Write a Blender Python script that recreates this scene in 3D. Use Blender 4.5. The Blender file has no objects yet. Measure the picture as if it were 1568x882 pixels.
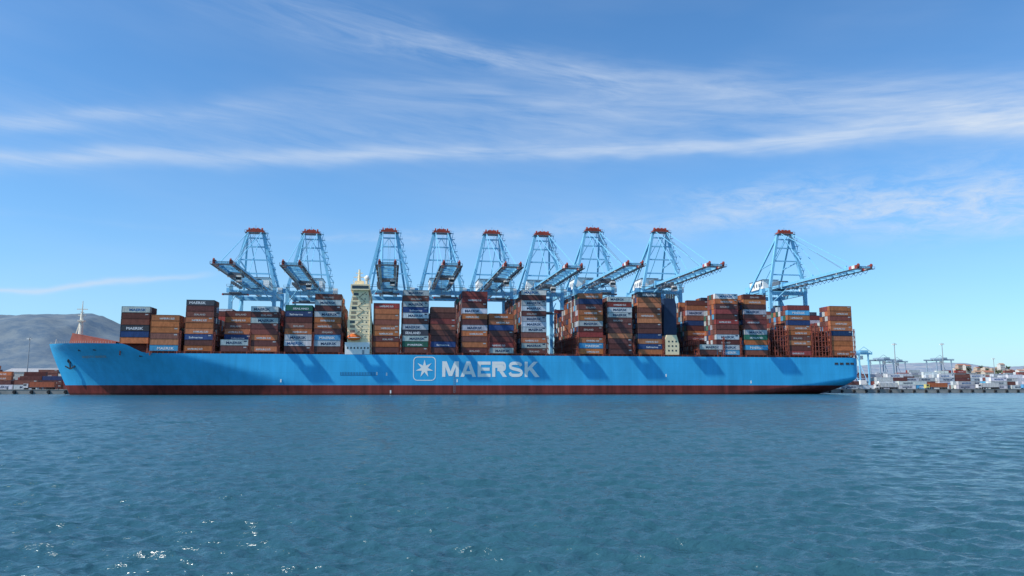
import bpy, math, random
import numpy as np
from mathutils import Vector, Matrix, noise
from mathutils.geometry import tessellate_polygon
random.seed(11)
scene=bpy.context.scene
# ------------------------------------------------------------ camera / survey helpers
TH=math.radians(9.1); F=1150.0; PITCH=math.atan((592.5-441)/F); CH=3.6
R=Matrix.Rotation(-TH,3,'Z')@Matrix.Rotation(math.pi/2+PITCH,3,'X')
def ray(px,py): return R@Vector((px-784,441-py,-F))
def at(px,py,Y):
    d=ray(px,py); t=Y/d.y
    return d.x*t, CH+d.z*t
cam=bpy.data.cameras.new("camera"); camo=bpy.data.objects.new("camera",cam)
scene.collection.objects.link(camo); scene.camera=camo
cam.sensor_width=36; cam.lens=36*F/1568; cam.clip_start=0.1; cam.clip_end=90000
camo.matrix_world=Matrix.Translation((0,0,CH))@R.to_4x4()
scene.view_settings.view_transform='Standard'; scene.view_settings.look='None'; scene.view_settings.exposure=0

# ------------------------------------------------------------ materials
def N(nt,t,**k):
    n=nt.nodes.new(t)
    for a,b in k.items(): setattr(n,a,b)
    return n
def newmat(name):
    m=bpy.data.materials.new(name); m.use_nodes=True
    nt=m.node_tree; return m,nt,nt.nodes['Principled BSDF']
def paint(name,col,rough=0.5,var=0.15,scale=0.6,streak=False,spec=0.3):
    m,nt,b=newmat(name)
    tc=N(nt,'ShaderNodeTexCoord'); mp=N(nt,'ShaderNodeMapping')
    mp.inputs['Scale'].default_value=(scale,scale,scale*(0.12 if streak else 1))
    nt.links.new(tc.outputs['Object'],mp.inputs[0])
    no=N(nt,'ShaderNodeTexNoise'); no.inputs['Scale'].default_value=1; no.inputs['Detail'].default_value=6
    no.inputs['Roughness'].default_value=.65
    nt.links.new(mp.outputs[0],no.inputs[0])
    r=N(nt,'ShaderNodeMapRange'); r.inputs[1].default_value=.3; r.inputs[2].default_value=.7
    r.inputs[3].default_value=1-var; r.inputs[4].default_value=1+var
    nt.links.new(no.outputs[0],r.inputs[0])
    mx=N(nt,'ShaderNodeMix',data_type='RGBA',blend_type='MULTIPLY'); mx.inputs[0].default_value=1
    mx.inputs[6].default_value=(*col,1); nt.links.new(r.outputs[0],mx.inputs[7])
    nt.links.new(mx.outputs[2],b.inputs['Base Color'])
    b.inputs['Roughness'].default_value=rough; b.inputs['Specular IOR Level'].default_value=spec
    return m
def attrmat(name,corr=True):
    m,nt,b=newmat(name)
    at_=N(nt,'ShaderNodeAttribute',attribute_name='Col')
    tc=N(nt,'ShaderNodeTexCoord')
    mp=N(nt,'ShaderNodeMapping'); mp.inputs['Scale'].default_value=(.9,.9,.35); nt.links.new(tc.outputs['Object'],mp.inputs[0])
    no=N(nt,'ShaderNodeTexNoise'); no.inputs['Scale'].default_value=1.1; no.inputs['Detail'].default_value=7; no.inputs['Roughness'].default_value=.7
    nt.links.new(mp.outputs[0],no.inputs[0])
    r=N(nt,'ShaderNodeMapRange'); r.inputs[1].default_value=.3; r.inputs[2].default_value=.7; r.inputs[3].default_value=.66; r.inputs[4].default_value=1.2
    nt.links.new(no.outputs[0],r.inputs[0])
    mx=N(nt,'ShaderNodeMix',data_type='RGBA',blend_type='MULTIPLY'); mx.inputs[0].default_value=1
    nt.links.new(at_.outputs['Color'],mx.inputs[6]); nt.links.new(r.outputs[0],mx.inputs[7])
    nt.links.new(mx.outputs[2],b.inputs['Base Color'])
    b.inputs['Roughness'].default_value=.6; b.inputs['Specular IOR Level'].default_value=.25
    if corr:
        w=N(nt,'ShaderNodeTexWave'); w.inputs['Scale'].default_value=1.1; w.bands_direction='X'
        nt.links.new(tc.outputs['Object'],w.inputs[0])
        bp=N(nt,'ShaderNodeBump'); bp.inputs['Strength'].default_value=.2; bp.inputs['Distance'].default_value=.04
        nt.links.new(w.outputs[0],bp.inputs['Height']); nt.links.new(bp.outputs[0],b.inputs['Normal'])
    return m
M_CONT=attrmat("container_steel"); M_ATTR=attrmat("painted_surface",False)
M_CRANE=paint("crane_blue_paint",(.22,.54,.75),.5,.10,.3)
M_RED=paint("oxide_red_steel",(.30,.055,.035),.6,.25,.5)
M_DARK=paint("dark_steel",(.05,.06,.07),.6,.3,.5)
M_GREY=paint("galvanised_grey",(.30,.34,.37),.5,.15,.5)
M_WHITE=paint("white_paint",(.88,.86,.80),.5,.05,.5)
M_CREAM=paint("cream_superstructure",(.90,.74,.46),.5,.08,.5,True)
M_SHADE=paint("cream_painted_shade",(.30,.24,.16),.6,.2,.5)  # shaded copy of the cream, paints recess shade onto shallow boxes
M_ORANGE=paint("lifeboat_orange",(.80,.17,.03),.4,.1,.5)
M_GLASS=paint("dark_window",(.02,.03,.04),.1,.1,.5,spec=.6)
M_CONC=paint("quay_concrete",(.30,.285,.26),.85,.2,.3)
M_RUB=paint("fender_rubber",(.025,.025,.027),.8,.2,.5)
M_LBRIDGE=paint("lashing_bridge_red",(.32,.085,.055),.6,.25,.6)
M_DECK=paint("deck_red",(.25,.07,.05),.7,.25,.3)

def hullmat():
    m,nt,b=newmat("hull_paint")
    g=N(nt,'ShaderNodeNewGeometry'); sp=N(nt,'ShaderNodeSeparateXYZ'); nt.links.new(g.outputs['Position'],sp.inputs[0])
    mp=N(nt,'ShaderNodeMapping'); mp.inputs['Scale'].default_value=(.35,.35,.03); nt.links.new(g.outputs['Position'],mp.inputs[0])
    st=N(nt,'ShaderNodeTexNoise'); st.inputs['Scale'].default_value=1; st.inputs['Detail'].default_value=8; st.inputs['Roughness'].default_value=.65
    nt.links.new(mp.outputs[0],st.inputs[0])
    br=N(nt,'ShaderNodeTexNoise'); br.inputs['Scale'].default_value=.05; br.inputs['Detail'].default_value=4; nt.links.new(g.outputs['Position'],br.inputs[0])
    ad=N(nt,'ShaderNodeMath',operation='ADD'); nt.links.new(st.outputs[0],ad.inputs[0]); nt.links.new(br.outputs[0],ad.inputs[1])
    r=N(nt,'ShaderNodeMapRange'); r.inputs[1].default_value=.7; r.inputs[2].default_value=1.3; r.inputs[3].default_value=.82; r.inputs[4].default_value=1.13
    nt.links.new(ad.outputs[0],r.inputs[0])
    bk=N(nt,'ShaderNodeTexBrick'); bk.offset=0.0
    cb=N(nt,'ShaderNodeCombineXYZ'); nt.links.new(sp.outputs[0],cb.inputs[0]); nt.links.new(sp.outputs[2],cb.inputs[1]); nt.links.new(cb.outputs[0],bk.inputs[0])
    bk.inputs['Color1'].default_value=(1,1,1,1); bk.inputs['Color2'].default_value=(.935,.95,.96,1); bk.inputs['Mortar'].default_value=(.82,.85,.88,1)
    bk.inputs['Scale'].default_value=1; bk.inputs['Mortar Size'].default_value=.06; bk.inputs['Brick Width'].default_value=14.6; bk.inputs['Row Height'].default_value=5.1
    mb=N(nt,'ShaderNodeMix',data_type='RGBA',blend_type='MULTIPLY'); mb.inputs[0].default_value=1
    mb.inputs[6].default_value=(.045,.44,.77,1); nt.links.new(r.outputs[0],mb.inputs[7])
    mb2=N(nt,'ShaderNodeMix',data_type='RGBA',blend_type='MULTIPLY'); mb2.inputs[0].default_value=1
    nt.links.new(mb.outputs[2],mb2.inputs[6]); nt.links.new(bk.outputs[0],mb2.inputs[7])
    rr=N(nt,'ShaderNodeMapRange'); rr.inputs[1].default_value=.35; rr.inputs[2].default_value=.68; rr.inputs[3].default_value=.5; rr.inputs[4].default_value=1.35
    nt.links.new(st.outputs[0],rr.inputs[0])
    mr=N(nt,'ShaderNodeMix',data_type='RGBA',blend_type='MULTIPLY'); mr.inputs[0].default_value=1
    mr.inputs[6].default_value=(.20,.036,.03,1); nt.links.new(rr.outputs[0],mr.inputs[7])
    gt=N(nt,'ShaderNodeMath',operation='GREATER_THAN'); gt.inputs[1].default_value=4.4; nt.links.new(sp.outputs[2],gt.inputs[0])
    mx=N(nt,'ShaderNodeMix',data_type='RGBA'); nt.links.new(gt.outputs[0],mx.inputs[0]); nt.links.new(mr.outputs[2],mx.inputs[6]); nt.links.new(mb2.outputs[2],mx.inputs[7])
    wl=N(nt,'ShaderNodeMapRange'); wl.inputs[1].default_value=.3; wl.inputs[2].default_value=1.0; wl.inputs[3].default_value=.35; wl.inputs[4].default_value=1
    nt.links.new(sp.outputs[2],wl.inputs[0])
    m3=N(nt,'ShaderNodeMix',data_type='RGBA',blend_type='MULTIPLY'); m3.inputs[0].default_value=1
    nt.links.new(mx.outputs[2],m3.inputs[6]); nt.links.new(wl.outputs[0],m3.inputs[7])
    nt.links.new(m3.outputs[2],b.inputs['Base Color']); b.inputs['Roughness'].default_value=.5; b.inputs['Specular IOR Level'].default_value=.3
    return m
M_HULL=hullmat()

# ------------------------------------------------------------ mesh builder
class MB:
    def __init__(s): s.v=[];s.f=[];s.m=[];s.c=[]
    def hexa(s,p,m=0,c=(1,1,1)):
        b=len(s.v); s.v.extend(p)
        for q in ((0,3,2,1),(4,5,6,7),(0,1,5,4),(1,2,6,5),(2,3,7,6),(3,0,4,7)):
            s.f.append(tuple(b+i for i in q)); s.m.append(m); s.c.append(c)
    def box(s,x0,x1,y0,y1,z0,z1,m=0,c=(1,1,1)):
        s.hexa([(x0,y0,z0),(x1,y0,z0),(x1,y1,z0),(x0,y1,z0),(x0,y0,z1),(x1,y0,z1),(x1,y1,z1),(x0,y1,z1)],m,c)
    def beam(s,a,b,w,h=None,m=0,c=(1,1,1)):
        h=h or w; a=Vector(a); b=Vector(b); d=(b-a)
        if d.length<1e-6: return
        d.normalize(); up=Vector((0,0,1)) if abs(d.z)<.95 else Vector((0,1,0))
        r=d.cross(up).normalized(); u=r.cross(d).normalized(); r=r*(w/2); u=u*(h/2)
        s.hexa([tuple(q) for q in (a-r-u,a+r-u,a+r+u,a-r+u,b-r-u,b+r-u,b+r+u,b-r+u)],m,c)
    def cyl(s,a,b,r0,r1,n=8,m=0,c=(1,1,1)):
        a=Vector(a); b=Vector(b); d=(b-a).normalized(); up=Vector((0,0,1)) if abs(d.z)<.95 else Vector((0,1,0))
        r=d.cross(up).normalized(); u=r.cross(d).normalized(); k=len(s.v)
        for P,rad in ((a,r0),(b,r1)):
            for i in range(n):
                t=2*math.pi*i/n; s.v.append(tuple(P+(r*math.cos(t)+u*math.sin(t))*rad))
        for i in range(n):
            j=(i+1)%n; s.f.append((k+i,k+j,k+n+j,k+n+i)); s.m.append(m); s.c.append(c)
        s.f.append(tuple(k+i for i in range(n))[::-1]); s.m.append(m); s.c.append(c)
        s.f.append(tuple(k+n+i for i in range(n))); s.m.append(m); s.c.append(c)
    def poly(s,p,m=0,c=(1,1,1)):
        b=len(s.v); s.v.extend(p); s.f.append(tuple(range(b,b+len(p)))); s.m.append(m); s.c.append(c)
    def ell(s,cn,rad,m=0,c=(1,1,1),nu=14,nv=8,pw=1.0):
        k=len(s.v)
        for j in range(nv+1):
            ph=-math.pi/2+math.pi*j/nv
            for i in range(nu):
                t=2*math.pi*i/nu
                q=(math.cos(ph)*math.cos(t),math.cos(ph)*math.sin(t),math.sin(ph))
                s.v.append(tuple(cn[a]+rad[a]*math.copysign(abs(q[a])**pw,q[a]) for a in range(3)))
        for j in range(nv):
            for i in range(nu):
                i2=(i+1)%nu; s.f.append((k+j*nu+i,k+j*nu+i2,k+(j+1)*nu+i2,k+(j+1)*nu+i)); s.m.append(m); s.c.append(c)
    def text(s,tm,x0,y,z0,w,h,m=0,c=(1,1,1),yf=None):
        b=len(s.v)
        for (u,v) in tm[0]:
            X=x0+u*w; Z=z0+v*h
            s.v.append((X,(yf(X,Z) if yf else y),Z))
        for p in tm[1]: s.f.append(tuple(b+i for i in p)); s.m.append(m); s.c.append(c)
    def obj(s,name,mats,parent=None,smooth=False,loc=None,rotz=0):
        me=bpy.data.meshes.new(name); me.from_pydata(s.v,[],s.f)
        for m in mats: me.materials.append(m)
        me.polygons.foreach_set('material_index',s.m)
        tot=np.zeros(len(s.f),dtype=np.int32); me.polygons.foreach_get('loop_total',tot)
        ca=me.color_attributes.new('Col','FLOAT_COLOR','CORNER')
        cc=np.ones((len(s.f),4),dtype=np.float32); cc[:,:3]=np.array(s.c,dtype=np.float32)
        ca.data.foreach_set('color',np.repeat(cc,tot,axis=0).ravel())
        if smooth: me.polygons.foreach_set('use_smooth',[True]*len(me.polygons))
        me.update()
        o=bpy.data.objects.new(name,me); scene.collection.objects.link(o)
        if loc: o.location=loc
        o.rotation_euler[2]=rotz
        if parent: o.parent=parent
        return o
def empty(name):
    o=bpy.data.objects.new(name,None); scene.collection.objects.link(o); return o

def text_mesh(t,off=0.015):
    cu=bpy.data.curves.new("t",'FONT'); cu.body=t; cu.resolution_u=2; cu.offset=off
    o=bpy.data.objects.new("t",cu); scene.collection.objects.link(o)
    bpy.context.view_layer.update()
    me=o.evaluated_get(bpy.context.evaluated_depsgraph_get()).to_mesh()
    vs=[(v.co.x,v.co.y) for v in me.vertices]; ps=[tuple(p.vertices) for p in me.polygons]
    bpy.data.objects.remove(o); bpy.data.curves.remove(cu)
    x0=min(v[0] for v in vs);x1=max(v[0] for v in vs);y0=min(v[1] for v in vs);y1=max(v[1] for v in vs)
    return [((v[0]-x0)/(x1-x0),(v[1]-y0)/(y1-y0)) for v in vs],ps
T_M=text_mesh("MAERSK",.03); T_H=text_mesh("HAMBURG SUD",.02); T_S=text_mesh("Safmarine",.02); T_L=text_mesh("SEALAND",.03)
T_BOW=text_mesh("MAJESTIC MAERSK",.02)

# ------------------------------------------------------------ ship
Y0=358.0; YC=Y0+29.5; DZ=18.6; FZ=22.5
XB=at(75,528,YC)[0]; XS=at(1310,560,Y0+1.5)[0]; LEN=XS-XB
XF1=at(186,528,Y0+2)[0]; XF2=at(216,540,Y0)[0]
def ztop(x):
    t=min(max((x-XF1)/(XF2-XF1),0),1); t=t*t*(3-2*t)
    return FZ+(DZ-FZ)*t+ (1.3*max(0,(XB+60-x)/60)**1.3 if x<XB+60 else 0)
def xstem(z): 
    k=min(max(z/24.5,-.1),1); return XB+10.8*(1-k)**1.15 if k<1 else XB
def xstern(z):
    k=max(0,(9.5-z)/9.5); return XS-13*k**1.9
def halfb(x,z):
    d=max(0,x-xstem(z)); k=min(max(z/23,0),1)**1.4
    L=122*(1-k)+47*k; p=1.7*(1-k)+2.2*k; q=min(d/L,1)
    b=29.5*(1-(1-q)**p)
    e=max(0,xstern(z)-x); k2=min(max(z/8,0),1); Ls=60*(1-k2)+3*k2; w0=.45*(1-k2)+.975*k2**.8
    q=min(e/Ls,1); b2=29.5*(w0+(1-w0)*(1-(1-q)**2.2))
    return max(min(b,b2),0.05)
ts=[ (i/60)**1.6*.30 for i in range(60)]+[.30+.5*i/30 for i in range(30)]+[1-.2*(1-i/40)**1.5 for i in range(41)]
NZ=26
hull=MB(); idx={}
for side in (-1,1):
    for i,t in enumerate(ts):
        xn=XB+t*LEN; zt=ztop(xn)
        for j in range(NZ+1):
            z=-2+(zt+2)*j/NZ
            x=xstem(z)+t*(xstern(z)-xstem(z))
            hull.v.append((x,YC+side*halfb(x,z),z)); idx[(side,i,j)]=len(hull.v)-1
def qf(a,b,c,d,m=0): hull.f.append((a,b,c,d)); hull.m.append(m); hull.c.append((1,1,1))
for i in range(len(ts)-1):
    for j in range(NZ):
        qf(idx[-1,i,j],idx[-1,i+1,j],idx[-1,i+1,j+1],idx[-1,i,j+1])
        qf(idx[1,i+1,j],idx[1,i,j],idx[1,i,j+1],idx[1,i+1,j+1])
for j in range(NZ):
    k=len(ts)-1
    qf(idx[-1,k,j],idx[1,k,j],idx[1,k,j+1],idx[-1,k,j+1])
    qf(idx[1,0,j],idx[-1,0,j],idx[-1,0,j+1],idx[1,0,j+1])
ship=empty("container_ship")
ho=hull.obj("hull",[M_HULL],ship,smooth=True)
def hy(x,z,off=.07): return YC-halfb(x,z)-off
dk=MB()
for i in range(len(ts)-1):
    a=XB+ts[i]*LEN;b=XB+ts[i+1]*LEN
    za=ztop(a)-.9; zb=ztop(b)-.9
    xa=xstem(za)+ts[i]*(xstern(za)-xstem(za)); xb=xstem(zb)+ts[i+1]*(xstern(zb)-xstem(zb))
    ha=halfb(xa,za)-.02; hb=halfb(xb,zb)-.02
    dk.poly([(xa,YC-ha,za),(xb,YC-hb,zb),(xb,YC+hb,zb),(xa,YC+ha,za)])
dk.obj("deck",[M_DECK],ship)

# hull markings
mk=MB()
xl,zb=at(677,577,Y0); xr,zt_=at(826,554,Y0)
def letters():
    G={}
    S=.25
    G['M']=(1.30,[[(0,0),(S,0),(S,.62),(.52,.05),(.78,.05),(1.05,.62),(1.05,0),(1.30,0),(1.30,1),(.96,1),(.65,.36),(.34,1),(0,1)]])
    G['A']=(1.22,[[(0,0),(.28,0),(.61,.74),(.61,1),(.46,1)],[(1.22,0),(.76,1),(.61,1),(.61,.74),(.94,0)],[(.36,.17),(.86,.17),(.775,.37),(.445,.37)]])
    G['E']=(1.02,[[(0,0),(1.02,0),(1.02,.21),(S,.21),(S,.40),(.95,.40),(.95,.60),(S,.60),(S,.79),(1.02,.79),(1.02,1),(0,1)]])
    arc=[(.86+.24*math.cos(a),.69+.31*math.sin(a)) for a in [math.pi/2-i*math.pi/8 for i in range(9)]]
    inn=[(.84+.09*math.cos(a),.69+.10*math.sin(a)) for a in [-math.pi/2+i*math.pi/8 for i in range(9)]]
    G['R']=(1.16,[[(0,0),(S,0),(S,.59),(.84,.59)]+inn[1:]+[(S,.79),(S,.795),(0,.795)],
                  [(0,.797),(.93,.797),(.95,.71),(1.1,.71)]+arc[1:4][::-1]+[(.86,1),(0,1)],
                  [(.937,.705),(.92,.64),(.84,.588),(.42,.588),(.42,.38),(.86,.38),(1.02,.42),(1.09,.55),(1.1,.705)],
                  [(.55,.378),(.86,0),(1.18,0),(.86,.378)]])
    def stroke(pts,t):
        out=[]; o2=[]
        n=len(pts)
        for i,p in enumerate(pts):
            a=Vector(pts[max(i-1,0)]);b=Vector(pts[min(i+1,n-1)]); d=(b-a).normalized(); nn=Vector((-d.y,d.x))*t/2
            out.append((p[0]+nn.x,p[1]+nn.y)); o2.append((p[0]-nn.x,p[1]-nn.y))
        return [[o2[i],o2[i+1],out[i+1],out[i]] for i in range(n-1)]
    sp=[(1.02,.72),(.97,.82),(.85,.885),(.60,.90),(.35,.89),(.20,.83),(.14,.73),(.20,.61),(.36,.55),(.62,.50),(.90,.44),(1.03,.37),(1.07,.27),(1.0,.16),(.86,.11),(.60,.10),(.32,.11),(.18,.17),(.12,.29)]
    G['S']=(1.18,stroke(sp,.21))
    G['K']=(1.2,[[(0,0),(S,0),(S,.33),(.40,.46),(.83,0),(1.2,0),(.60,.62),(1.06,1),(.72,1),(S,.60),(S,1),(0,1)]])
    return G
G=letters(); word="MAERSK"; gap=.13; tw=sum(G[c][0] for c in word)+gap*5
sx=(xr-xl)/tw; hh=zt_-zb; cx=0
for c in word:
    w,ps=G[c]
    for k,p in enumerate(ps):
        yy=Y0-.06-.004*(k%3)
        P=[(xl+(cx+u)*sx,yy,zb+v*hh) for u,v in p]
        for tri in tessellate_polygon([[Vector(q) for q in P]]): mk.poly([P[i] for i in tri])
    cx+=w+gap
xa,zt2=at(633,546,Y0); xb2,zb2=at(667,583,Y0)
cxs=(xa+xb2)/2; czs=(zt2+zb2)/2; hs=(xb2-xa)/2; hv=(zt2-zb2)/2
def rsq(hx,hz,r,n=6):
    o=[]
    for (sx_,sz_,a0) in ((1,1,0),(-1,1,90),(-1,-1,180),(1,-1,270)):
        for i in range(n+1):
            a=math.radians(a0+90*i/n); o.append((cxs+sx_*(hx-r)+r*math.cos(a),czs+sz_*(hz-r)+r*math.sin(a)))
    return o
oo=rsq(hs,hv,2.0); ii=rsq(hs-.4,hv-.4,1.6)
for k in range(len(oo)):
    j=(k+1)%len(oo); mk.poly([(oo[k][0],Y0-.06,oo[k][1]),(oo[j][0],Y0-.06,oo[j][1]),(ii[j][0],Y0-.06,ii[j][1]),(ii[k][0],Y0-.06,ii[k][1])][::-1])
st=[]
for k in range(14):
    a=math.pi/2+k*math.pi/7; r=(hs*.80 if k%2==0 else hs*.30); st.append((cxs+r*math.cos(a),Y0-.06,czs+r*math.sin(a)))
for k in range(14): mk.poly([(cxs,Y0-.06,czs),st[(k+1)%14],st[k]])
mk.text(T_BOW,at(122,548,Y0+14)[0],0,at(122,549,Y0+14)[1],13,1.3,1,yf=hy)
for (px,py) in ((577,572),(592,573),(430,583),(700,583),(1020,575),(598,600),(1150,585)):
    X,Z=at(px,py,Y0); mk.box(X-.3,X+.3,Y0-.06,Y0+.02,Z-.7,Z+.7)
xa_,za_=at(521,574,Y0); xb_,zb_=at(578,569,Y0)
for i in range(24):
    x=xa_+(xb_-xa_)*i/24; mk.box(x,x+.3,Y0-.05,Y0+.02,za_,za_+1.3,3)
mk.box(xa_,xb_,Y0-.055,Y0+.02,za_-.25,za_-.05,3)
X,Z=at(696,575,Y0)
for k in range(9): mk.box(X-.35,X+.35,Y0-.08,Y0+.01,1+k*1.0,1.12+k*1.0,1)
mk.box(X-.4,X-.32,Y0-.08,Y0+.01,1,10,1); mk.box(X+.32,X+.4,Y0-.08,Y0+.01,1,10,1)
for px in (1279,1287,1296,1303):
    X,Z=at(px,557,Y0+1); mk.box(X-1.0,X+1.0,hy(X,Z)-.02,hy(X,Z)+.4,Z-.55,Z+.55,2)
for px,py in ((120,536),(150,536),(225,546)):
    X,Z=at(px,py,Y0+12); mk.box(X-.7,X+.7,hy(X,Z),hy(X,Z)+.6,Z-.4,Z+.4,2)
M_HB=paint("hull_marking_dark_blue",(.03,.16,.30),.5,.1,.5)
mk.obj("hull_markings",[M_WHITE,M_GREY,M_DARK,M_HB],ship)
an=MB(); X,Z=at(104,556,YC-8); y=hy(X,Z)
an.cyl((X,y+.6,Z+1.3),(X,y-.7,Z+1.0),1.5,1.1,12); an.beam((X,y-.8,Z+1),(X+.6,y-.6,Z-2.6),.5)
an.beam((X-1.7,y-.7,Z-1.4),(X+.6,y-.6,Z-2.7),.55); an.beam((X+2.6,y-.9,Z-1.2),(X+.6,y-.6,Z-2.7),.55)
an.obj("anchor",[M_DARK],ship)
# forecastle gear
fg=MB()
xa,za=at(123,512,YC); xb_,zb_=at(181,524,YC-18)
xq=at(116,526,YC)[0]
xb_=max(xb_,xa+10)
for s in (-1,1):
    fg.poly([(xq,YC+s*9,FZ-1),(xa,YC+s*9,za),(xb_,YC+s*21,zb_),(xb_,YC+s*21,FZ-1)][::s])
fg.poly([(xq,YC-9,FZ-1),(xq,YC+9,FZ-1),(xa,YC+9,za),(xa,YC-9,za)])
fg.poly([(xa,YC-9,za),(xa,YC+9,za),(xb_,YC+21,zb_),(xb_,YC-21,zb_)])
mx,mz=at(127,464,YC); 
fg.cyl((mx,YC,FZ-1),(mx,YC,mz-5),1.5,.6,10,1); fg.cyl((mx,YC,mz-5),(mx,YC,mz+1),.35,.15,6,1)
fg.beam((mx-2.4,YC,mz-3),(mx+2.4,YC,mz-3),.35,.35,1); fg.beam((mx-1.7,YC,mz-6),(mx+1.7,YC,mz-6),.7,.5,1); fg.beam((mx,YC-2,mz-4.5),(mx,YC+2,mz-4.5),.3,.3,1)
fg.beam((mx-3.6,YC,FZ),(mx-.2,YC,FZ+14),.4,.4,1); fg.box(mx-1.4,mx+1.4,YC-1.4,YC+1.4,mz-9,mz-8.2,1)
for k in range(30):
    x=XB+1+k*1.25; z=ztop(x); fg.beam((x,YC-halfb(x,z-.1),z),(x,YC-halfb(x,z-.1),z+1.0),.08,.08,1)
for k in range(6): 
    x=xq-8+k*1.3+3; fg.cyl((x,YC-5+k,FZ-1),(x,YC-5+k,FZ+.9),.4,.4,8,2)
X,Z=at(85,522,YC); fg.beam((X,YC,FZ),(X+.3,YC,Z+.8),.25,.25,1); fg.box(X+8,X+11,YC-4,YC+2,FZ-1,FZ+1.8,2)
M_MAST=paint("mast_offwhite",(.80,.74,.60),.5,.1,.5)
fg.obj("forecastle",[M_DECK,M_MAST,M_DARK],ship)

# containers -----------------------------------------------------------
COL={'B':(.165,.050,.040),'O':(.54,.165,.055),'G':(.54,.58,.60),'N':(.025,.065,.19),'C':(.08,.42,.70),'R':(.32,.055,.045),
     'D':(.06,.065,.085),'E':(.03,.18,.12),'W':(.74,.74,.72),'K':(.25,.08,.055)}
POOL='BBBBKKKKOOOORRRGGGWNNCDE'
def cont(mb,x,y,z,code,L=12.19,side_detail=True,ends=0,text=True,W=2.44,Hh=2.59):
    c=COL[code]; f=random.uniform(.72,1.2); c=tuple(q*f*random.uniform(.93,1.07) for q in c)
    fade=random.uniform(0,.18); g_=sum(c)/3; c=tuple(min(.82,q*(1-fade)+(g_*.7+.07)*fade) for q in c)
    dkc=tuple(q*.65 for q in c)
    mb.box(x+.03,x+L-.03,y+.05,y+W-.03,z+.08,z+Hh-.05,0,c)
    if side_detail:
        mb.box(x,x+.18,y,y+.2,z+.02,z+Hh,0,dkc); mb.box(x+L-.18,x+L,y,y+.2,z+.02,z+Hh,0,dkc)
        mb.box(x+.18,x+L-.18,y+.01,y+.12,z+.02,z+.2,0,dkc); mb.box(x+.18,x+L-.18,y+.01,y+.12,z+Hh-.14,z+Hh,0,dkc)
        if text:
            tc=(.76,.76,.76); tm=None; w=7.2
            if code=='G': tc=(.02,.05,.12); tm=T_M
            elif code=='W': tc=(.03,.12,.3); tm=T_M if random.random()<.7 else None
            elif code=='C': tm=T_M
            elif code=='O' and random.random()<.5: tm=T_H; w=6.4
            elif code in 'R' and random.random()<.5: tm=T_H; w=6.4
            elif code=='N': tm=T_S if random.random()<.7 else None; w=6
            elif code in 'DE': tm=T_M if random.random()<.6 else T_L
            elif code in 'BK' and random.random()<.18: tm=T_L; tc=(.5,.45,.42); w=5
            h=1.2 if code in 'GWCD' else .85
            if tm: mb.text(tm,x+(L-w)/2+random.choice([0,0,-1.2,.8]),y+.02,z+.62,w,h,0,tc)
            if random.random()<.4: mb.box(x+L-2.0,x+L-.7,y+.02,y+.1,z+1.7,z+2.2,0,tuple(q*.6 for q in tc))
    if ends:
        xe=x+L if ends>0 else x
        for k in (.45,.95,1.45,1.95):
            mb.box(xe-.03 if ends>0 else xe-.05,xe+.05 if ends>0 else xe+.03,y+k-.04,y+k+.04,z+.15,z+Hh-.15,0,tuple(q*.6+.08 for q in c))
BAYS=[(184,229,469,"WBKDNOO",0,0,1),
(232,273,482,"OOOKOCK",0,0,0),
(284,326,459,"DBKOOONBO",0,0,0),
(349,381,476,"BOKONOK",3,2,0),
(384,425,469,"GBGBKOBO",0,0,0),
(437,477,467,"ENBKOGWB",0,0,0),
(481,522,450,"BGBGOOBCGB",0,0,0),
(573,610,465,"ROOKOOBOB",0,0,0),
(617,656,444,"GKGNGBGDGEB",0,0,0),
(660,697,470,"KBRKBBNB",0,0,0),
(707,747,446,"RRBGOBGOKOB",0,0,0),
(753,782,480,"OONBBRG",0,0,0),
(799,837,446,"WBGGBGGGKOG",0,0,0),
(886,924,449,"ONBOOGBROCO",0,0,0),
(931,969,457,"GRGGBBKOBB",0,0,0),
(976,1015,450,"DOOKOOBBNON",0,0,0),
(1050,1089,460,"BOGKNBORBG",6,2,0),
(1095,1133,453,"WOBRBRBKGB",0,0,0),
(1138,1177,453,"BOBGBRKGEO",0,0,0),
(1205,1243,468,"RCONOOKOB",0,0,0),
(1270,1307,471,"OOKOONOOO",0,0,0)]
TIER=2.62; YN=Y0+.7
lb=MB()
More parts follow.
